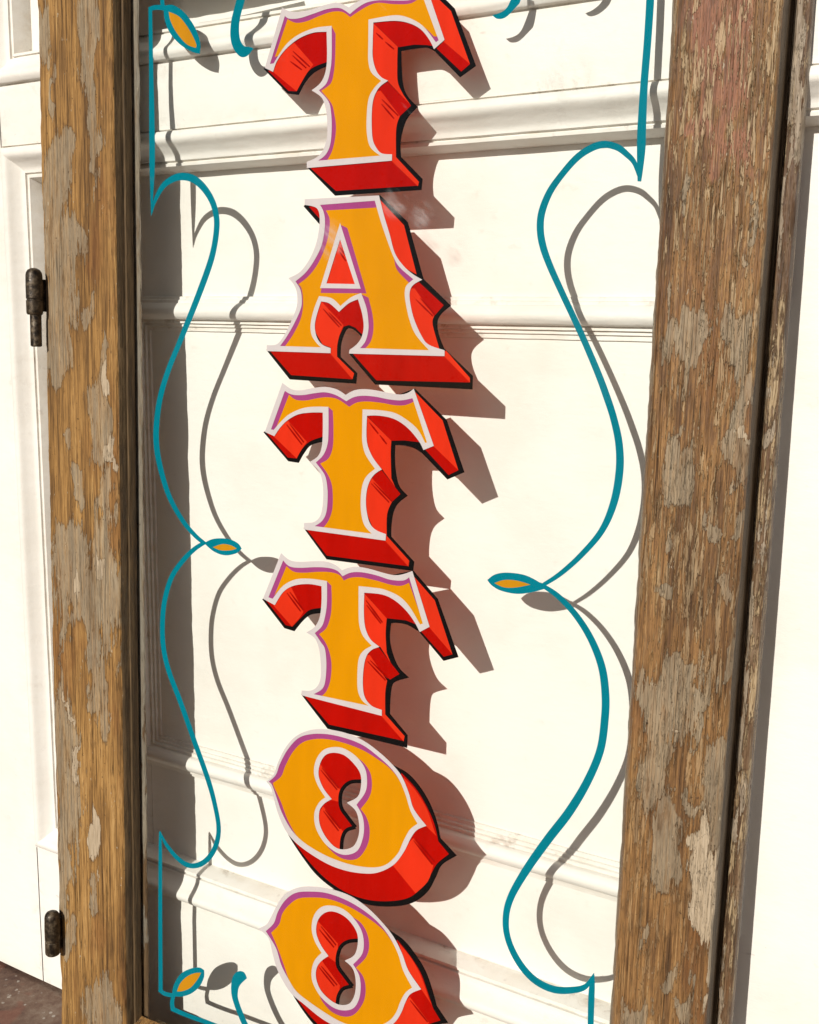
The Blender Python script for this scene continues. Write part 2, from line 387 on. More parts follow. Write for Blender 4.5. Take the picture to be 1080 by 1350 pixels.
# ------------------------------------------------------------------ the sash: local frame of the leaning glass
TI, RO = 0.030373268648702968, 0.004295623073134547
SX = Vector((math.cos(RO), 0, math.sin(RO)))
SZ = Vector((-math.sin(RO) * math.cos(TI), math.sin(TI), math.cos(RO) * math.cos(TI)))
SN = SZ.cross(SX)                                     # into the wall
P0 = CZ.copy() + CAM                                  # glass point on the optical axis, one metre away
VB = -0.8905                                          # foot of the sash in glass coordinates
U0 = -0.56
g0 = (CZ.dot(SN))
ROOT = CAM + SX * U0 + SZ * VB + SN * g0
sash = bpy.data.objects.new('window_sash', None); COL.objects.link(sash)
Ms = Matrix((SX, SN, SZ)).transposed().to_4x4(); Ms.translation = ROOT; sash.matrix_world = Ms
tag(sash, 'weathered wooden window sash with TATTOO painted on its glass, leaning on the white door', 'window sash')
def S(u, wd, v): return Vector((u - U0, wd, v - VB))  # glass coordinates -> sash local
def uv(px, py, off=0.0):
    """photo pixel -> point (u, v) on the plane lying off metres behind the painted face of the glass"""
    r = CX * ((px - 540) / FPX) + CY * ((py - 675) / FPX) + CZ
    P = r * ((g0 + off) / r.dot(SN))
    return P.dot(SX), P.dot(SZ)

# patches of old paint on the stiles, as ellipses traced on the photograph (cx, cy, rx, ry)
PL = [(57, 48, 9, 48), (119, 60, 13, 82), (122, 190, 11, 90), (70, 250, 22, 66), (82, 205, 24, 34), (76, 320, 24, 50), (78, 400, 22, 70), (76, 470, 17, 38), (130, 555, 13, 68), (138, 480, 7, 70), (108, 330, 10, 20),
      (100, 770, 42, 78), (84, 730, 24, 40), (140, 760, 20, 110), (128, 900, 12, 80), (84, 985, 26, 60), (138, 660, 8, 40), (84, 900, 6, 60), (92, 1060, 18, 95), (84, 1150, 12, 50), (134, 1335, 26, 44), (92, 1235, 8, 24), (112, 420, 6, 26), (124, 400, 5, 40), (100, 640, 6, 22), (88, 585, 5, 18), (126, 1180, 6, 30), (70, 120, 5, 30)]
NLh = [(99, 880, 20, 56), (118, 990, 14, 44), (110, 230, 11, 60)]                 # bare tongues inside the paint
PR = [(902, 442, 23, 66), (970, 440, 27, 40), (893, 626, 30, 36), (976, 560, 13, 74), (946, 781, 14, 17), (864, 798, 10, 12), (880, 925, 36, 66), (925, 930, 24, 56), (868, 1010, 30, 90), (905, 1030, 46, 44), (945, 1090, 20, 60), (880, 1110, 26, 55), (838, 1335, 26, 24), (886, 1300, 11, 24), (944, 1010, 14, 30), (900, 560, 8, 20), (940, 690, 9, 26), (880, 720, 7, 18), (985, 300, 6, 40), (900, 250, 7, 26), (960, 860, 8, 30), (850, 1230, 7, 22), (905, 1330, 12, 26), (975, 705, 6, 30)]
NR = [(902, 1020, 24, 26), (945, 945, 16, 50), (905, 880, 14, 26), (925, 1075, 8, 30)]
CR_ = [(922, 1140, 10, 85), (926, 1190, 20, 62), (936, 1235, 8, 40), (892, 945, 5, 20), (935, 1270, 6, 60), (988, 560, 4, 14)]
PK = [(930, 60, 50, 90), (960, 110, 50, 80), (955, 200, 42, 26), (985, 190, 20, 60), (935, 165, 30, 20), (975, 40, 30, 40)]
CL = [(106, 785, 4, 20), (140, 505, 8, 24), (144, 600, 5, 30), (135, 735, 6, 9), (92, 945, 5, 8), (104, 1010, 4, 36), (128, 1085, 6, 36)]
D_F = -0.029
def ell(lst):
    out = []
    for cx, cy, rx, ry in lst:
        a = uv(cx, cy, D_F); b = uv(cx + rx, cy, D_F); c = uv(cx, cy + ry, D_F)
        out.append((a[0], a[1], abs(b[0] - a[0]), abs(c[1] - a[1])))
    return out
def field(E, u, v):
    best = -1.2
    for a, b, ru, rv in E:
        f = 1 - math.sqrt(((u - a) / ru) ** 2 + ((v - b) / rv) ** 2)
        if f > best: best = f
    return best

def stile(name, prof, v0, v1, mat, E, N, CRM, PKM, seed, bias=0.0, parent=None, amp=1.0, flake_fn=None):
    """profile (u, w, wear) swept up the sash; worn edges wander along the length"""
    ring = []
    for i in range(len(prof)):
        a = prof[i]; b = prof[(i + 1) % len(prof)]
        L = math.hypot(b[0] - a[0], b[1] - a[1]); n = max(1, int(L / 0.0045))
        for k in range(n):
            t = k / n
            ring.append((a[0] + (b[0] - a[0]) * t, a[1] + (b[1] - a[1]) * t, a[2] if k == 0 else 0.12))
    nv = max(3, int((v1 - v0) / 0.005)); m = len(ring)
    V, Fs, A1, A2, A3, A4, A5 = [], [], [], [], [], [], []
    cu = sum(p[0] for p in ring) / m; cw = sum(p[1] for p in ring) / m
    for j in range(nv + 1):
        v = v0 + (v1 - v0) * j / nv
        for k, (u, wd, wear) in enumerate(ring):
            d = noise.noise((k * 0.9 + seed, v * 35, seed)) * 0.6 + noise.noise((k * 0.9 + seed, v * 120, seed + 3)) * 0.4
            d = max(0.0, d + 0.25) * 0.0024 * wear * amp
            du, dw = cu - u, cw - wd; L = math.hypot(du, dw)
            lw = noise.noise((v * 3.0, seed, 0)) * 0.0006
            V.append(S(u + du / L * d + lw, wd + dw / L * d, v))
            uu = u + noise.noise((u * 45, v * 24, seed)) * 0.012 + noise.noise((u * 130, v * 70, seed + 5)) * 0.006
            vv = v + noise.noise((u * 40, v * 20, seed + 9)) * 0.030 + noise.noise((u * 120, v * 60, seed + 2)) * 0.012
            f = field(E, uu, vv); fn = field(N, uu, vv)
            if fn > -0.25: f = min(f, -fn * 2.0)
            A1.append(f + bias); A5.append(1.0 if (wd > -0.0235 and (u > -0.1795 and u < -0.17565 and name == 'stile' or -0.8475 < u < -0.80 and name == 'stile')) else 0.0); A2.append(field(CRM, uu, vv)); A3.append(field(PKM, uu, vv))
            A4.append(flake_fn(v) if flake_fn else 0.0)
    for j in range(nv):
        for k in range(m):
            Fs.append((j * m + k, j * m + (k + 1) % m, (j + 1) * m + (k + 1) % m, (j + 1) * m + k))
    Fs.append(tuple(range(m - 1, -1, -1))); Fs.append(tuple(nv * m + k for k in range(m)))
    return fix_normals(make(name, V, Fs, mat, parent or sash, 38, {'paint': A1, 'cream': A2, 'pink': A3, 'flake': A4, 'painted_shade': A5}))

EL, NLE, ER, NRE, CRE, PKE, CLE = map(ell, (PL, NLh, PR, NR, CR_, PK, CL))
VT = 0.47                                            # top of the sash
GB, GT = -0.800, 0.380                               # glass line at the bottom and top rails
left = [(-0.957, 0.026, 0.3), (-0.957, -0.024, 0.5), (-0.9555, -0.028, 0.8), (-0.953, -0.029, 0.6), (-0.857, -0.029, 0.5), (-0.8515, -0.0282, 0.9), (-0.8478, -0.0262, 0.9), (-0.8462, -0.0225, 0.6), (-0.8460, -0.0140, 0.3), (-0.8440, -0.0132, 0.5), (-0.8436, -0.0060, 0.2), (-0.8436, -0.0034, 0.2), (-0.858, -0.0034, 0.1), (-0.8665, 0.0005, 0.1), (-0.8665, 0.026, 0.3)]
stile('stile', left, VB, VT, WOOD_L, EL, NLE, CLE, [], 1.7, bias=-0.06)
right = [(-0.2395, 0.026, 0.3), (-0.2395, 0.0005, 0.1), (-0.248, -0.0034, 0.1), (-0.2635, -0.0034, 0.2), (-0.2632, -0.0080, 0.5), (-0.2605, -0.0160, 0.5), (-0.2575, -0.0235, 0.6), (-0.2545, -0.0282, 0.8), (-0.2515, -0.029, 0.6), (-0.1785, -0.029, 0.6), (-0.1768, -0.0285, 1.0), (-0.1757, -0.026, 1.0), (-0.1760, -0.010, 0.3), (-0.1775, 0.004, 0.3), (-0.1790, 0.0195, 0.1), (-0.1775, 0.0205, 0.1), (-0.1775, 0.026, 0.3)]
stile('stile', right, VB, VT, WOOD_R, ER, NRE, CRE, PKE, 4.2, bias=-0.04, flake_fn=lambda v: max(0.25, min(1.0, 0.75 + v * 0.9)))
lip = [(-0.1774, 0.0258, 0.3), (-0.1774, 0.0207, 0.1), (-0.1752, 0.0200, 0.1), (-0.1745, 0.0126, 0.5), (-0.1730, 0.0112, 0.8), (-0.1660, 0.0112, 1.0), (-0.1642, 0.0122, 1.0), (-0.1634, 0.0150, 0.6), (-0.1634, 0.0258, 0.3)]
stile('rebate_lip', lip, VB, VT, WOOD_LIP, [(-0.170, 0.20, 0.010, 0.16), (-0.173, -0.27, 0.006, 0.20), (-0.171, -0.05, 0.006, 0.06), (-0.17, -0.56, 0.006, 0.08)], [], [], [], 7.7, bias=-0.28, flake_fn=lambda v: 0.9)

def rail(name, prof, u0, u1, seed):
    """horizontal member: profile (v, w) swept along u"""
    ring = []
    for i in range(len(prof)):
        a = prof[i]; b = prof[(i + 1) % len(prof)]; n = max(1, int(math.hypot(b[0] - a[0], b[1] - a[1]) / 0.006))
        for k in range(n): ring.append((a[0] + (b[0] - a[0]) * k / n, a[1] + (b[1] - a[1]) * k / n))
    nu = int((u1 - u0) / 0.006); m = len(ring); V, Fs, A1 = [], [], []
    for j in range(nu + 1):
        u = u0 + (u1 - u0) * j / nu
        for k, (v, wd) in enumerate(ring):
            d = noise.noise((u * 60, k * 0.8, seed)) * 0.0007
            V.append(S(u, wd + d * 0.5, v + d)); A1.append(noise.noise((u * 14, v * 30, seed)) * 1.2)
    for j in range(nu):
        for k in range(m): Fs.append((j * m + k, j * m + (k + 1) % m, (j + 1) * m + (k + 1) % m, (j + 1) * m + k))
    Fs.append(tuple(range(m))); Fs.append(tuple(nu * m + k for k in range(m)))
    z = [0.0] * len(V)
    return fix_normals(make(name, V, Fs, WOOD_L, sash, 38, {'paint': A1, 'cream': [a - 0.75 for a in A1], 'pink': [-1.0] * len(V), 'flake': z, 'painted_shade': z}))
rail('bottom_rail', [(VB + 0.002, -0.0285), (VB + 0.002, 0.0255), (GB - 0.022, 0.0255), (GB - 0.022, 0.0005), (GB - 0.014, -0.0036), (GB, -0.0036), (GB - 0.004, -0.012), (GB - 0.012, -0.0285)], -0.8462, -0.2570, 2.0)
rail('top_rail', [(VT - 0.002, -0.0285), (VT - 0.002, 0.0255), (GT + 0.022, 0.0255), (GT + 0.022, 0.0005), (GT + 0.014, -0.0036), (GT, -0.0036), (GT + 0.004, -0.012), (GT + 0.012, -0.0285)], -0.8462, -0.2570, 6.0)

# glazing beads behind the pane
bl = [(-0.8660, 0.0008, 0.1), (-0.8378, 0.0008, 0.9), (-0.8372, 0.0022, 0.9), (-0.8560, 0.0110, 0.6), (-0.8660, 0.0130, 0.2)]
BLE = [(-0.8395, v_, 0.05, 0.30) for v_ in (0.30, -0.05, -0.25)] + [(-0.8395, -0.47, 0.02, 0.03), (-0.8395, -0.56, 0.02, 0.05), (-0.8395, -0.68, 0.02, 0.03)]
stile('putty_fillet', bl, GB - 0.004, GT + 0.004, BEAD, BLE, [], [], [], 11.0, amp=1.0)
br = [(-0.2400, 0.0130, 0.2), (-0.2500, 0.0110, 0.6), (-0.2672, 0.0022, 0.9), (-0.2668, 0.0008, 0.9), (-0.2400, 0.0008, 0.1)]
stile('putty_fillet', br, GB - 0.004, GT + 0.004, BEAD, [(-0.262, -0.2, 0.05, 1.2)], [], [], [], 13.0)

# pane
ga, gb_ = -0.8640, -0.2420
def slab(name, u0, u1, w0, w1, v0, v1, mat, parent):
    c = [S(u, wd, v) for v in (v0, v1) for wd in (w0, w1) for u in (u0, u1)]
    return make(name, c, [(0, 1, 5, 4), (2, 6, 7, 3), (0, 4, 6, 2), (1, 3, 7, 5), (0, 2, 3, 1), (4, 5, 7, 6)], mat, parent)
GLINT_SPOTS = [(522, 268, 0.018, 0.13), (556, 284, 0.016, 0.13), (436, 318, 0.024, 0.12), (735, 70, 0.030, 0.10)]  # where the painted glints sit, and how strong
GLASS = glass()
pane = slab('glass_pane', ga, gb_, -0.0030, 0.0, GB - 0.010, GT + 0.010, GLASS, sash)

# hinges on the left stile
def lathe(name, prof, u, wd, v, mat, parent, seg=28):
    V, Fs = [], []
    for r, h in prof:
        for k in range(seg):
            a = 2 * math.pi * k / seg
            rr = r * (1 + 0.03 * noise.noise((math.cos(a) * 2, math.sin(a) * 2, h * 60 + u * 9)))
            V.append(S(u + rr * math.cos(a), wd + rr * math.sin(a), v + h))
    for j in range(len(prof) - 1):
        for k in range(seg): Fs.append((j * seg + k, j * seg + (k + 1) % seg, (j + 1) * seg + (k + 1) % seg, (j + 1) * seg + k))
    Fs.append(tuple(range(seg - 1, -1, -1))); Fs.append(tuple((len(prof) - 1) * seg + k for k in range(seg)))
    return fix_normals(make(name, V, Fs, mat, parent, 40))
HW = -0.0405
def hinge(px, ptop, pbot, pinbot=None):
    u, vt = uv(px, ptop, HW); _, vb = uv(px, pbot, HW); h = vt - vb; r = 0.0090
    prof = [(r * 0.86, 0), (r * 0.98, 0.0015), (r, 0.004), (r * 1.01, h * 0.3), (r * 0.93, h * 0.3 + 0.0008), (r * 0.93, h * 0.3 + 0.0016), (r * 1.01, h * 0.3 + 0.0024), (r * 1.02, h * 0.6), (r, h - r * 0.9), (r * 0.93, h - r * 0.55), (r * 0.74, h - r * 0.25), (r * 0.42, h - r * 0.06), (r * 0.08, h)]
    o = lathe('hinge', prof, u, HW, vb, IRON, sash)
    lf = slab('leaf', u - 0.001, u + 0.004, HW + 0.006, -0.0255, vb + 0.004, vt - 0.012, IRON, o)
    if pinbot:
        _, vp = uv(px, pinbot, HW); lathe('pin', [(0.0050, 0), (0.0062, 0.0012), (0.0062, vb - vp + 0.004)], u + 0.0012, HW, vp, IRON, o)
    return o
hinge(44.5, 353, 415, 457)
hinge(68.5, 1201, 1257)

# ------------------------------------------------------------------ painted work on the back of the glass
def pts(s):
    out = []
    for t in s.replace('\n', ' ').split(';'):
        t = t.strip()
        if not t: continue
        sm = t.endswith('s'); x, y = t.rstrip('s').split(',')
        out.append((float(x), float(y), sm))
    return out
def curve(P, n=5):
    """closed outline: corners stay sharp, points marked s are rounded (Catmull-Rom)"""
    N = len(P); out = []
    for i in range(N):
        p1, p2 = P[i], P[(i + 1) % N]
        p0 = P[i - 1] if p1[2] else p1
        p3 = P[(i + 2) % N] if p2[2] else p2
        if not p1[2] and not p2[2]: out.append((p1[0], p1[1])); continue
        for k in range(n):
            t = k / n
            out.append(tuple(0.5 * (2 * p1[a] + (p2[a] - p0[a]) * t + (2 * p0[a] - 5 * p1[a] + 4 * p2[a] - p3[a]) * t * t + (-p0[a] + 3 * p1[a] - 3 * p2[a] + p3[a]) * t ** 3) for a in (0, 1)))
    return out
def film(name, groups, org, k, depth, mat, parent):
    """flat coat of paint: groups = [[outer, hole, ...], ...] of pixel outlines"""
    V, Fs = [], []
    for loops in groups:
        L3 = []
        for lp in loops:
            L3.append([Vector((*uv(org[0] + x / k, org[1] + y / k), 0)) for x, y in lp])
        base = len(V)
        flat = [p for lp in L3 for p in lp]
        V += [S(p.x, depth, p.y) for p in flat]
        for tri in tessellate_polygon(L3):
            a, b_, c = (flat[i] for i in tri)
            if (b_ - a).cross(c - a).z < 0: tri = (tri[0], tri[2], tri[1])
            Fs.append(tuple(base + i for i in tri))
    return make(name, V, Fs, mat, parent)
def strokes(segs, wd):
    out = []
    for x0, y0, x1, y1 in segs:
        dx, dy = x1 - x0, y1 - y0; L = math.hypot(dx, dy); nx, ny = -dy / L * wd / 2, dx / L * wd / 2
        out.append([[(x0 + nx * .4, y0 + ny * .4), (x0 + dx * .5 + nx, y0 + dy * .5 + ny), (x1 + nx * .7, y1 + ny * .7), (x1 - nx * .7, y1 - ny * .7), (x0 + dx * .5 - nx, y0 + dy * .5 - ny), (x0 - nx * .4, y0 - ny * .4)]])
    return out
def ribbon(path, k=1.0, n=8):
    """centre line with widths -> closed outline"""
    P = catmull(path, n); Lf, Rt = [], []
    for i, (x, y, wd) in enumerate(P):
        a = P[max(0, i - 1)]; b = P[min(len(P) - 1, i + 1)]
        dx, dy = b[0] - a[0], b[1] - a[1]; L = math.hypot(dx, dy) or 1
        wd = max(wd, 0.6); Lf.append((x - dy / L * wd / 2, y + dx / L * wd / 2)); Rt.append((x + dy / L * wd / 2, y - dx / L * wd / 2))
    return Lf + Rt[::-1]

def swell(L, d):
    """outline pushed outwards by d"""
    ar = sum(L[i - 1][0] * L[i][1] - L[i][0] * L[i - 1][1] for i in range(len(L))); sg = 1 if ar > 0 else -1; out = []
    for i in range(len(L)):
        a, b, c = L[i - 1], L[i], L[(i + 1) % len(L)]
        n = []
        for p, q in ((a, b), (b, c)):
            dx, dy = q[0] - p[0], q[1] - p[1]; l = math.hypot(dx, dy) or 1; n.append((dy / l * sg, -dx / l * sg))
        mx, my = n[0][0] + n[1][0], n[0][1] + n[1][1]; l2 = mx * mx + my * my
        k = min(2 * d / l2, 2.2 * d / math.sqrt(l2)) if l2 > 1e-6 else 0
        out.append((b[0] + mx * k, b[1] + my * k))
    return out

def letter(name, org, D):
    c = lambda s: curve(pts(s)); one = lambda L: [[c(s)] for s in L]
    face = film(name, [[c(s) for s in D['Y']]], org, 3.6, 0.00025, P_YEL, sash)
    def coat(nm, groups, depth, mat):                 # every separate patch of paint is its own sub-part
        for i, gset in enumerate(groups): film(nm, [gset], org, 3.6, depth + i * 0.000015, mat, face)
    coat('outline', [[c(s) for s in gset] for gset in D['W']], 0.00012, P_WHITE)
    coat('inner_shade', [[c(s) for s in D['I']]], 0.00038, P_PUR)
    coat('hatch_stroke', strokes(D['h'], 8.5), 0.0005, P_HATCH)
    coat('lit_side', one(D['b']), 0.00072, P_RED)
    coat('dark_side', one(D['d']), 0.00088, P_DRED)
    coat('black_edge', [[swell(L[0], 3.0)] for L in one(D['B'])], 0.00104, P_BLK)
    coat('black_edge', [[ribbon([(x, y, 18) for x, y in L])] for L in D.get('bs', [])], 0.00062, P_BLK)
    coat('bounce_film', one(D['B']) + [[c(s) for s in D['I']]], 0.00120, P_BOUNCE)  # added film, invented to bounce red light into the letter shadow
    return face

T1 = dict(
 W=[["115,35;150,52s;200,55s;260,42s;320,22s;380,12s;432,34;470,8s;520,-14s;590,-24s;680,-26s;750,-26s;806,-48;886,188;836,233;815,190s;775,140s;720,110s;650,98s;548,106;545,200s;545,270s;560,330s;585,365s;618,382;580,410s;555,450s;543,500s;540,580s;545,660s;565,705s;590,728s;637,732;636,762;232,797;232,768;280,745s;310,710s;328,650s;328,560s;318,500s;300,460s;255,428;295,395s;318,350s;328,280s;326,150;260,155s;190,185s;130,235s;90,290s;72,340;33,322",
     "128,75;150,88s;200,85s;270,62s;330,42s;390,38s;437,66;475,35s;520,10s;580,0s;650,2s;720,0s;782,-18;858,190;845,200;800,140s;760,105s;700,78s;640,72s;525,92;524,200s;524,290s;540,345s;585,383;550,420s;525,470s;516,560s;518,640s;535,700s;580,738;285,762;320,735s;342,690s;350,620s;348,540s;335,480s;290,428;325,395s;342,340s;350,270s;350,122;270,132s;190,165s;130,215s;75,300;57,303"]],
 I=["124,70;150,84s;200,81s;270,58s;330,38s;390,34s;437,62;475,31s;520,6s;580,-4s;650,-2s;720,-4s;786,-22;862,188;845,205;800,145s;760,110s;700,83s;640,77s;529,97;528,200s;528,290s;544,345s;595,383;554,420s;529,470s;520,560s;522,640s;540,700s;590,742;280,766;316,735s;338,690s;346,620s;344,540s;331,480s;284,428;321,395s;338,340s;346,270s;346,127;270,137s;190,170s;130,220s;78,305;54,307"],
 Y=["140,90;180,107s;230,100s;290,75s;350,55s;400,55s;438,80;470,58s;520,28s;570,12s;640,18s;720,16s;770,-12;800,0;852,172;835,172;800,137s;760,110;700,83s;640,77s;529,97;528,200s;528,290s;544,345s;595,383;554,420s;529,470s;520,560s;522,640s;540,700s;590,742;325,765;350,720s;365,660s;370,600s;362,540s;348,490s;300,430;345,395s;360,340s;366,270s;368,160;350,124;270,136s;190,169s;130,219s;95,265;80,270"],
 B=["28,325;140,440;190,446;220,390s;265,340s;334,306;340,150;200,160;60,300",
    "232,790;365,925;772,898;777,850;675,745;672,690s;680,630s;705,560s;752,506;705,455s;685,400s;678,320s;676,238;740,228s;800,222s;840,240;958,362;1030,310;930,40;860,-30;806,-48;600,60;440,200;440,700"],
 d=["46,334;143,430;180,432;205,390s;250,325s;332,290;336,145;250,148;185,178;125,228;80,288;66,330", "535,95;640,85;725,100;785,132;840,218;800,212;740,210;665,222", "602,376;725,500;672,550;555,432", "882,190;1005,302;963,338;846,228", "240,790;368,905;758,880;645,755"],
 b=["68,338;82,288;125,226;165,195;262,305;225,355s;182,432", "540,102;662,220;660,300s;663,390s;690,450;725,500;612,382;575,365;545,310", "582,430;672,550;655,610s;654,745;637,740;590,735;535,690;528,580;532,490;555,432", "815,-20;850,-12;915,50;1005,302;875,192", "636,736;655,745;763,862;758,883;634,764"],
 h=[(560,155,592,185),(603,197,645,232),(165,242,245,316),(163,262,228,322),(152,290,207,330),(587,470,665,548),(585,492,645,562)])
TA = dict(
 W=[["222,45;575,27;598,120s;625,210s;650,300s;690,360s;735,400s;780,427;740,450s;722,480s;722,530s;740,610s;775,690s;810,735s;886,762;886,790;432,778;435,760;468,735s;492,700s;502,650s;495,590s;475,520;430,540s;385,580;340,540s;300,530;278,600s;270,650s;280,700s;305,735s;345,752;345,776;42,766;42,738;90,733s;125,690s;160,620s;185,550s;185,490s;170,450s;145,420;200,390s;245,330s;275,260s;290,190s;293,130s;285,95s;265,80s;222,72",
     "295,72;555,52;580,140s;610,230s;640,310s;670,365s;738,425;705,455s;697,490s;702,540s;720,620s;750,690s;812,762;485,752;510,720s;524,670s;524,620s;515,560s;490,490;440,512s;392,552;350,515s;290,505;265,570s;250,640s;255,690s;280,730s;300,748;105,742;135,700s;175,630s;205,560s;208,510s;200,470s;178,435;225,395s;265,340s;300,270s;315,200s;318,140s;310,100s"],
    ["390,158;488,470;295,467", "390,235;460,448;325,445"]],
 I=["290,68;559,48;584,140s;614,230s;644,310s;674,362s;746,425;710,457s;702,490s;707,540s;725,620s;755,690s;820,768;480,757;505,720s;519,670s;519,620s;510,560s;487,497;440,517s;392,558;350,520s;293,510;268,570s;254,640s;259,690s;284,726s;305,754;98,747;130,700s;170,630s;201,560s;204,510s;196,470s;172,435;221,393s;261,338s;296,270s;311,200s;314,140s;306,100s", "390,168;482,466;301,463"],
 Y=["322,98;566,84;584,140s;614,230s;644,320s;660,380s;716,440;708,460s;702,490s;707,540s;725,620s;755,690s;820,768;505,757;535,720s;548,660s;543,590s;524,512;488,495;440,517s;392,558;350,520s;293,510;268,570s;254,640s;259,690s;284,726s;305,754;125,747;165,690s;200,620s;213,560s;212,500s;205,465s;192,448;240,410s;285,350s;320,270s;337,200s;340,140s", "396,168;424,182;515,492;298,490;302,462"],
 B=["218,78;292,162;330,150;300,60;240,55",
    "560,30;577,28;707,155;782,425;910,550;865,590s;848,630s;855,690s;880,755;1016,885;1014,945;555,922;435,780;560,740;600,400",
    "42,762;150,898;462,918;467,872;388,795;390,740s;403,690s;425,656s;458,665s;497,702;512,620;500,540;480,505;390,560;300,515;262,600;262,700;300,748"],
 d=["240,80;292,138;310,110;290,75", "752,428;880,548;835,600;715,472", "445,775;560,905;1005,915;890,775", "295,525;340,533;385,573;430,533;478,512;503,590;508,690;490,685;460,655;430,642;405,650;386,690;345,640", "52,762;155,880;445,900;350,770"],
 b=["572,40;692,168;752,402;690,368;640,300;590,130", "742,468;835,600;828,640s;860,755;886,770;795,745;755,690;722,610;706,530;712,470", "880,765;893,765;1005,893;1005,915;882,790", "390,225;468,456;317,452", "294,524;405,643;386,690s;375,740s;374,792;455,872;447,900;340,776;345,750;305,735;262,660;270,580"],
 h=[(397,262,408,280),(388,275,415,310),(385,292,416,338),(308,565,385,652),(335,582,395,645),(748,520,830,600),(770,515,838,590)])
T2 = dict(
 W=[["116,17;160,47s;205,52s;260,42s;320,36s;375,48s;417,74;450,55s;490,47s;545,50s;610,62s;670,72s;710,65s;740,45;835,316;786,336;765,295s;720,240s;670,200s;620,180s;565,172s;518,173;515,250s;520,310s;545,370s;588,428;555,450s;530,485s;515,540s;514,610s;530,680s;560,715s;608,735;606,766;219,713;219,682;265,678s;295,650s;307,600s;310,530s;303,470s;285,430s;245,393;285,365s;303,320s;308,250s;308,158;250,158s;190,167s;140,195s;105,230s;78,270;33,250",
     "128,55;160,72s;210,75s;270,66s;320,62s;370,75s;420,104;455,85s;500,78s;560,83s;620,95s;680,100s;734,90;803,300;794,302;760,240s;710,195s;650,160s;580,147s;497,143;495,240s;496,300s;512,360s;556,425;520,455s;500,490s;490,540s;488,610s;497,670s;512,703s;540,733;270,697;305,672s;325,630s;331,560s;328,500s;315,450s;275,395;310,360s;330,310s;335,250s;335,131;270,130s;210,138s;150,165s;110,200s;75,240;62,238"]],
 I=["125,51;160,68s;210,71s;270,62s;320,58s;370,71s;420,100;455,81s;500,74s;560,79s;620,91s;680,96s;737,85;808,303;794,308;760,246s;710,201s;650,166s;580,152s;501,148;499,240s;500,300s;516,360s;564,425;524,457s;504,492s;494,540s;492,610s;501,670s;516,703s;548,740;262,701;300,672s;321,630s;327,560s;324,500s;311,450s;269,395;306,360s;326,310s;331,250s;331,136;270,135s;210,143s;150,170s;110,205s;76,246;58,241"],
 Y=["147,73;180,97s;230,100s;280,90s;330,85s;380,95s;433,130;470,110s;520,105s;590,112s;650,123s;700,122s;742,105;806,303;794,306;760,244s;710,199s;650,164s;580,151s;501,147;499,240s;500,300s;516,360s;564,425;524,457s;504,492s;494,540s;492,610s;501,670s;516,703s;548,740;310,704;335,670s;352,620s;355,560s;350,500s;330,450s;295,400;335,375s;355,320s;358,230s;355,150;336,133;270,134s;210,142s;150,169s;110,204s;88,225"],
 B=["28,252;143,387;190,394;215,350s;250,310s;315,292;315,150;200,150;60,230",
    "219,708;325,853;733,908;737,868;628,748;630,690s;640,630s;662,588s;705,553;668,510s;652,450s;646,380s;648,310;690,312s;740,325s;780,350;898,473;975,440;892,195;742,47;600,100;420,200;420,690"],
 d=["40,256;140,372;183,376;205,335s;245,295s;314,270;314,148;245,148;185,158;133,188;92,228;70,264", "505,162;600,168;705,207;775,300;750,297;690,290;632,292", "576,420;675,545;637,580;518,472", "835,312;950,432;903,455;792,334", "225,708;325,838;713,888;615,762"],
 b=["70,268;95,228;135,190;232,298;205,335s;182,376", "512,172;632,292;629,350s;632,470;650,512;590,430;540,372;512,300", "540,470;637,578;612,640s;610,745;600,745;550,722;500,600;505,520;520,470", "745,60;875,195;950,432;830,316", "604,742;612,746;717,862;713,890;603,768"],
 h=[(135,215,208,310),(150,212,217,300),(528,205,570,258),(577,265,610,308),(537,495,622,585),(548,490,635,580)])
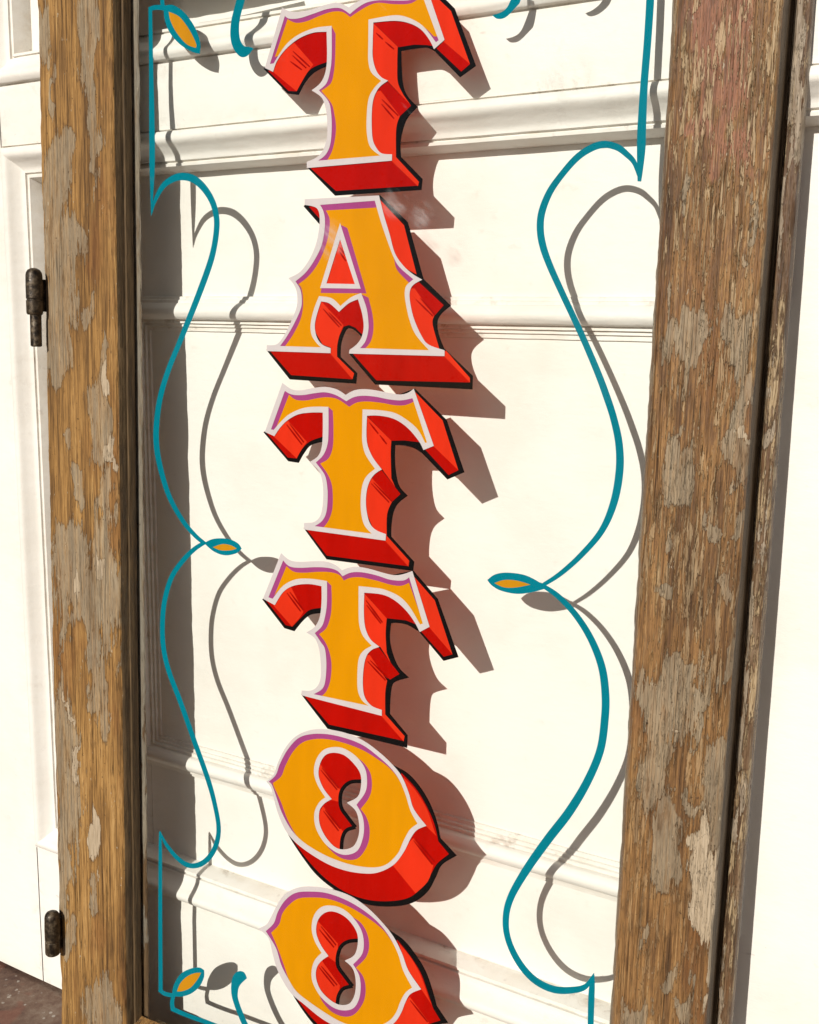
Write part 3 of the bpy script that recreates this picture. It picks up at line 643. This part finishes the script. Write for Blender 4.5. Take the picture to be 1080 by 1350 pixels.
T3 = dict(
 W=[["110,15;150,48s;200,57s;260,54s;320,55s;365,70s;400,97;430,85s;470,80s;530,90s;600,110s;650,120s;690,115s;733,100;815,365;768,390;745,345s;705,290s;650,240s;590,212s;505,203;503,300s;510,370s;535,425s;577,460;540,475s;515,505s;502,560s;498,640s;508,700s;540,740s;588,760;588,788;207,690;207,667;250,668s;280,650s;297,610s;298,540s;290,470s;270,420s;230,392;270,365s;293,320s;302,250s;302,172;240,162s;170,170s;120,200s;80,262;24,232",
     "120,50;150,78s;200,85s;270,82s;330,85s;375,98s;402,125;440,108s;490,106s;560,120s;630,142s;690,145s;718,130;783,350;770,354;720,270s;670,220s;600,188s;540,178s;478,172;478,300s;482,360s;500,410s;540,455;500,480s;478,520s;472,600s;475,670s;495,715s;525,740;265,685;305,660s;320,620s;325,540s;318,470s;300,440s;270,395;305,360s;322,300s;328,240s;328,148;250,137s;180,140s;120,170s;70,232;50,225"]],
 I=["117,46;150,74s;200,81s;270,78s;330,81s;375,94s;402,121;440,104s;490,102s;560,116s;630,138s;690,141s;721,125;789,352;770,360;720,276s;670,226s;600,193s;540,183s;482,177;482,300s;486,360s;504,410s;548,455;504,482s;482,522s;476,600s;479,670s;499,713s;533,746;257,688;300,660s;316,620s;321,540s;314,470s;296,440s;264,395;301,360s;318,300s;324,240s;324,153;250,142s;180,145s;120,175s;70,238;46,228"],
 Y=["135,77;170,103s;220,108s;280,104s;340,105s;385,118s;408,145;440,132s;490,130s;560,145s;630,165s;680,170s;717,156;786,350;770,358;720,274s;670,224s;600,192s;540,182s;482,176;482,300s;486,360s;504,410s;548,455;504,482s;482,522s;476,600s;479,670s;499,713s;533,746;300,696;325,670s;343,620s;349,550s;340,490s;320,440s;290,400;325,370s;345,310s;350,240s;348,170;328,150;250,141s;180,144s;120,174s;78,215"],
 B=["22,236;125,370;170,384;210,335s;250,305s;308,298;312,160;170,160;60,220",
    "207,688;330,848;704,938;706,882;622,780;625,700s;635,640s;660,620s;710,606;665,560s;635,490s;622,420s;628,347;660,345s;710,355s;765,388;880,525;947,508;850,235;735,102;600,130;400,200;400,690"],
 d=["36,240;130,358;162,365;205,320s;245,285s;308,275;310,160;240,152;165,160;112,192;72,256", "490,190;590,200;650,228;710,280;757,358;700,335;610,325", "562,452;670,590;625,617;505,500", "812,366;922,497;880,508;770,385", "215,690;335,830;690,908;596,782"],
 b=["70,262;112,192;150,165;215,295;195,325s;160,365", "498,200;610,325;605,400s;610,490;630,540;580,462;530,428;500,360", "530,500;612,622;603,680s;603,785;588,768;530,745;490,680;488,580;505,500", "738,125;838,240;922,497;810,366", "586,764;600,778;695,885;690,910;585,790"],
 h=[(137,205,202,292),(150,200,213,285),(512,240,590,345),(515,262,583,350),(520,530,605,620),(532,525,615,610)])
O1H = "360,153s;410,165s;455,205s;485,250s;490,300s;475,360s;422,390;465,430s;480,490s;478,545s;455,595s;410,612s;365,600s;320,550s;293,490s;292,430s;315,395s;350,373;310,320s;288,260s;295,205s;320,165s"
O1C = "345,128s;400,130s;460,165s;505,220s;518,280s;510,340s;468,400;495,450s;504,510s;495,570s;470,620s;420,638s;370,625s;315,580s;275,510s;268,440s;290,390s;320,365;285,310s;266,250s;275,190s;305,145s"
O1W = "40,290;75,255s;95,200s;130,130s;180,75s;250,45s;330,42s;420,60s;500,95s;570,145s;630,200s;680,260s;715,340s;740,420s;800,500;755,520s;725,560s;695,620s;650,680s;590,715s;530,727s;440,718s;350,690s;260,640s;180,580s;130,520s;95,440s;75,370s;62,320s"
O1B = "122,500;160,570s;220,660s;280,735s;360,800s;450,850s;540,877s;640,882s;730,865s;800,815s;840,745s;870,685s;938,642;862,560;845,480s;810,390s;760,310s;705,252s;640,216;600,300;600,650;300,640"
O1 = dict(W=[[O1W, "52,290;85,258s;105,205s;140,140s;190,85s;250,65s;330,65s;420,85s;500,118s;570,170s;630,225s;670,280s;700,350s;725,430s;758,490;720,520s;690,575s;665,630s;615,680s;560,697s;480,692s;400,672s;310,635s;220,580s;160,520s;115,440s;90,370s;68,308s"], [O1C, O1H]],
 I=["47,290;81,256s;101,203s;136,137s;187,80s;250,60s;330,60s;420,80s;500,113s;573,166s;634,221s;674,277s;704,348s;729,428s;768,492;724,523s;694,578s;669,633s;618,684s;562,702s;480,697s;400,677s;308,640s;217,584s;156,523s;111,441s;86,371s;64,308s", "345,133s;400,135s;457,169s;501,222s;513,280s;505,338s;463,400;490,450s;499,510s;490,570s;466,616s;420,633s;373,621s;319,577s;279,508s;272,440s;294,392s;325,366;289,308s;270,250s;279,192s;307,150s"],
 Y=["70,297;110,265s;130,215s;165,150s;210,105s;270,88s;340,90s;420,110s;500,142s;570,185s;620,222s;662,270s;704,348s;729,428s;768,492;724,523s;694,578s;669,633s;618,684s;562,702s;480,697s;400,677s;308,640s;230,592s;185,550s;140,470s;110,390s;78,320s", "345,133s;400,135s;460,169s;505,205s;535,255s;540,320s;525,370s;487,420;515,460s;530,520s;520,590s;480,650s;430,662s;380,645s;335,605s;319,577s;279,508s;272,440s;294,392s;325,366;289,308s;270,250s;279,192s;307,150s"],
 B=[O1B], bs=[[(496,289),(440,293),(405,320),(390,360),(395,415),(425,460),(462,508)],[(462,507),(420,522),(400,560),(395,620)]],
 d=["110,480;200,620s;290,725s;370,790s;450,832s;540,856s;640,858s;720,840s;780,790s;820,730s;850,680s;905,635;855,575;835,490s;795,400s;745,320s;680,250;600,400;600,650;300,640",
    "360,145;410,157;462,200;495,250;497,289;440,293;405,320;390,360;395,415;455,505;415,525;398,560;395,618;362,606;314,552;285,490;284,430;310,390;350,373;304,322;280,260;288,200;316,158"],
 b=["690,270;745,330s;800,420s;835,520;846,550;792,498;735,430;705,340", "640,690;715,580;737,560;832,690;805,765s;747,822", "288,200;390,330;389,388;345,378;302,322;280,260", "286,440;308,408;402,527;390,560;395,618;362,606;314,552;286,490"],
 h=[(738,570,828,685),(748,565,838,672),(297,235,375,330),(303,225,382,322),(310,430,382,525),(318,425,390,515)])
O2H = "350,438s;400,455s;440,490s;470,540s;474,590s;458,645s;412,672;450,710s;464,765s;460,830s;435,875s;390,882s;345,860s;300,815s;277,760s;278,710s;300,675s;335,650;300,600s;277,540s;283,485s;310,450s"
O2C = "335,410s;390,420s;440,455s;485,515s;502,575s;495,640s;452,690;480,740s;488,800s;478,860s;450,900s;400,908s;350,890s;295,840s;260,775s;255,720s;270,670s;302,635;270,580s;255,520s;265,460s;295,422s"
O2W = "2,520;40,500s;62,465s;90,410s;130,355s;190,325s;260,320s;350,333s;440,365s;520,420s;590,490s;645,560s;685,640s;715,720s;775,808;725,830s;700,870s;680,920s;650,965s;600,1000s;540,1015s;450,1010s;380,990s;300,945s;220,880s;160,830s;120,770s;90,710s;70,640s;50,565s"
O2B = "150,810;200,890s;260,970s;330,1040s;420,1095s;520,1120s;620,1125s;700,1105s;770,1055s;810,1000s;832,980s;897,967;845,890;820,800s;790,720s;740,640s;685,575s;622,532;580,600;580,930;300,920"
O2 = dict(W=[[O2W, "37,532;75,495s;95,440s;130,385s;180,350s;250,344s;330,352s;420,385s;500,432s;570,490s;625,560s;665,640s;690,720s;732,800;700,825s;675,870s;655,920s;620,960s;560,985s;480,985s;400,965s;320,920s;240,865s;180,815s;140,750s;110,690s;85,610s"], [O2C, O2H]],
 I=["31,532;71,492s;91,437s;127,381s;178,345s;250,339s;330,347s;422,380s;503,428s;573,486s;629,557s;669,638s;694,718s;742,802;704,828s;679,873s;659,923s;623,964s;562,990s;480,990s;400,970s;318,925s;237,869s;176,818s;136,752s;106,692s;81,612s", "335,415s;390,425s;437,459s;481,517s;497,575s;490,638s;447,690;475,742s;483,800s;473,858s;447,896s;400,903s;353,886s;299,837s;264,773s;259,720s;274,672s;307,636;274,578s;259,520s;269,463s;298,427s"],
 Y=["62,540;100,500s;115,450s;145,410s;190,378s;250,372s;330,378s;420,410s;500,455s;570,505s;614,550s;669,638s;694,718s;742,802;704,828s;679,873s;659,923s;623,964s;562,990s;480,990s;400,970s;318,925s;240,870s;185,825s;150,770s;125,700s;100,630s;78,575s", "335,415s;390,425s;440,459s;490,495s;520,550s;527,610s;510,660s;465,705;500,750s;511,810s;500,870s;460,925s;410,938s;350,915s;305,865s;290,830s;264,773s;259,720s;274,672s;307,636;274,578s;259,520s;269,463s;298,427s"],
 B=[O2B], bs=[[(480,577),(430,582),(395,605),(378,650),(380,700),(410,745),(448,795)],[(448,794),(405,806),(382,840),(375,890)]],
 d=["145,800;240,930s;340,1025s;430,1075s;520,1100s;620,1105s;690,1085s;750,1035s;790,985s;865,958;830,900;800,810s;770,730s;720,650s;660,575;580,650;580,930;300,920",
    "350,428;402,446;448,486;480,540;481,578;430,582;395,605;378,650;380,700;440,792;405,805;382,840;375,890;340,868;294,818;268,760;270,708;296,670;335,650;294,602;268,540;275,482;306,442"],
 b=["668,590;725,660s;770,740s;810,850;825,885;770,803;712,720;682,640", "682,900;705,862;720,845;812,968;780,1010s;722,1075;610,1015;645,960", "279,480;378,592;380,690;330,655;293,602;268,540", "298,668;388,792;375,888;340,868;294,818;268,760;270,708"],
 h=[(722,862,805,965),(290,525,360,610),(298,510,370,600),(290,705,362,795),(300,700,375,790)])

letter('painted_letter_t', (340, 0), T1)
letter('painted_letter_a', (340, 250), TA)
letter('painted_letter_t', (340, 500), T2)
letter('painted_letter_t', (340, 725), T3)
letter('painted_letter_o', (340, 950), O1)
letter('painted_letter_o', (340, 1080), O2)

# teal scroll border; each brush line is a part
DT = [0.00015]
def line(path, name='scroll_line'):
    DT[0] += 0.00003
    return film(name, [[ribbon(path)]], (0, 0), 1, DT[0], P_TEAL, sash)
def leaf(outer, inner, org, k):
    DT[0] += 0.00003
    o = film('scroll_leaf', [[curve(pts(outer)), curve(pts(inner))]], org, k, DT[0], P_TEAL, sash)
    film('leaf_fill', [[curve(pts(inner))]], org, k, DT[0] + 0.000015, P_LEAF, o)
line([(198, 9, 5), (199, 80, 5.5), (200, 150, 7), (200.5, 220, 7), (199.5, 284, 1)])
line([(197, 12, 6), (205, 9.5, 6.5), (219, 10, 7)])
leaf("203,35;260,28s;330,75s;390,160s;422,250s;420,318;370,305s;300,260s;240,190s;210,110s", "235,68;300,100s;360,180s;398,260s;395,283;340,260s;280,190s;245,120s", (170, 0), 4.5)
line([(216, 13, 6), (214, 5, 5.5), (212, -24, 6)])
line([(211, -22, 6), (260, -32, 6), (300, -42, 6), (354, -56, 7)])
line([(199.8, 281, 2), (203, 267, 4.5), (214, 246, 7), (228, 235.5, 9), (241, 232.5, 10), (255, 236, 10), (268, 247, 9), (279, 264, 8), (284.5, 282, 7.5), (285.5, 300, 7.5), (282, 326, 7.5), (275, 352, 8), (258, 398, 8), (237, 450, 7), (222, 487, 7), (211, 524, 7.3), (206, 561, 7.5), (206.5, 591, 7.5), (213, 624, 7), (224, 657, 6.5), (241, 687, 6), (257, 706, 5.5), (270, 717, 5)])
leaf("725,718;760,703s;810,703s;845,718s;860,738;840,755s;800,762s;760,748s", "757,733;790,722s;820,726s;842,738;820,744s;785,744s", (0, 450), 2.7)
line([(270, 715, 5), (256, 724, 6), (241, 739, 6.5), (226, 761, 6.5), (217, 791, 6.5), (214, 820, 6.5), (215, 852, 6.5), (222, 884, 6.5), (237, 924, 6.5), (255.5, 976, 6.5), (274, 1028, 6.5), (283, 1061, 6), (288, 1091, 6), (285, 1113, 6.5), (276, 1130, 7), (263, 1140, 7), (248, 1141, 6.5), (233, 1131, 5.5), (218.5, 1113, 4.5), (210.3, 1096, 1.5)])
line([(210.3, 1097, 2), (211, 1120, 4.5), (211, 1200, 5.2), (211.5, 1308, 5.5)])
line([(209.5, 1305, 5), (217, 1310.5, 5.5), (229, 1313, 6)])
leaf("515,835;530,740s;590,640s;680,590s;760,580s;803,605;800,670s;760,750s;690,810s;610,838s;540,838s", "560,793;590,720s;650,660s;720,630s;775,627;740,690s;680,760s;610,790s", (150, 1190), 6.75)
line([(229, 1311, 5), (226.5, 1322, 5.5), (228, 1333, 6)])
line([(226, 1330, 6), (239, 1336, 6), (257, 1343, 6), (282, 1352, 6), (400, 1398, 6)])
def blob(s, org, k):
    DT[0] += 0.00003
    film('scroll_curl', [[curve(pts(s))]], org, k, DT[0], P_TEAL, sash)
blob("245,540;225,500s;190,490s;155,510s;135,560s;132,640s;150,720s;200,850s;260,960s;340,1040;350,1020;280,920s;230,820s;185,700s;180,640s;195,590s", (280, 1190), 5.4)
blob("660,-110;635,0s;605,120s;600,220s;620,290s;660,335s;700,330s;738,285;715,276s;680,270s;655,220s;655,120s;685,0s;700,-100", (170, 0), 4.5)
blob("175,70;200,88s;240,80s;290,30s;310,0s;325,-90;295,-95;262,0s;240,40s;210,60s", (600, 0), 3.6)
blob("560,-60;585,-45s;630,-60s;680,-110s;700,-190;670,-195;640,-120s;600,-80s", (600, 0), 3.6)
line([(858.5, -45, 10.5), (857, 0, 10.5), (853.5, 55, 10), (849, 111, 10), (846, 167, 11.5), (845.2, 195, 11.5), (843.8, 222, 8), (842.8, 239, 5)])
line([(841.5, 232, 3), (836, 214, 6.5), (826, 203, 8), (814, 194, 9), (797, 190, 9.5), (780, 194.5, 9.5), (761, 207, 9), (742, 228, 8.5), (725, 252, 9), (714.5, 278, 9.5), (712, 300, 9.5), (715, 322, 9.5), (723, 346, 9), (738, 380, 8.5), (766, 440, 8.5), (787, 489, 9), (799, 521, 9.5), (809, 552, 9.5), (816, 586, 10), (816.5, 622, 10.5), (809, 663, 10), (793, 700, 8.5), (766, 732, 7.5), (738, 757, 6.5), (713, 773, 5)])
leaf("5,650;30,632s;70,626s;130,635s;185,664s;200,676;150,690s;100,695s;50,685s;20,668s", "28,660;60,650s;100,652s;145,665;100,674s;60,674s", (640, 500), 2.4545)
line([(711, 770, 5), (734, 785, 7), (758, 810, 8), (778.5, 842, 9), (793, 879, 10), (798, 916, 10.5), (797, 950, 10.5), (791, 990, 10.5), (774, 1031, 11), (750, 1071, 12), (721.5, 1108, 12), (693, 1148.5, 11), (672.6, 1185, 9.5), (666.5, 1214, 8.5), (670.6, 1242, 8), (685, 1271, 8.5), (705, 1293, 9), (729.6, 1305, 9.5), (754, 1306, 9), (772, 1301, 7), (783, 1284, 1.5)])
line([(782.6, 1286, 2), (780, 1305, 8), (778.5, 1350, 8), (777.5, 1400, 8)])

sc.render.resolution_x, sc.render.resolution_y = 819, 1024
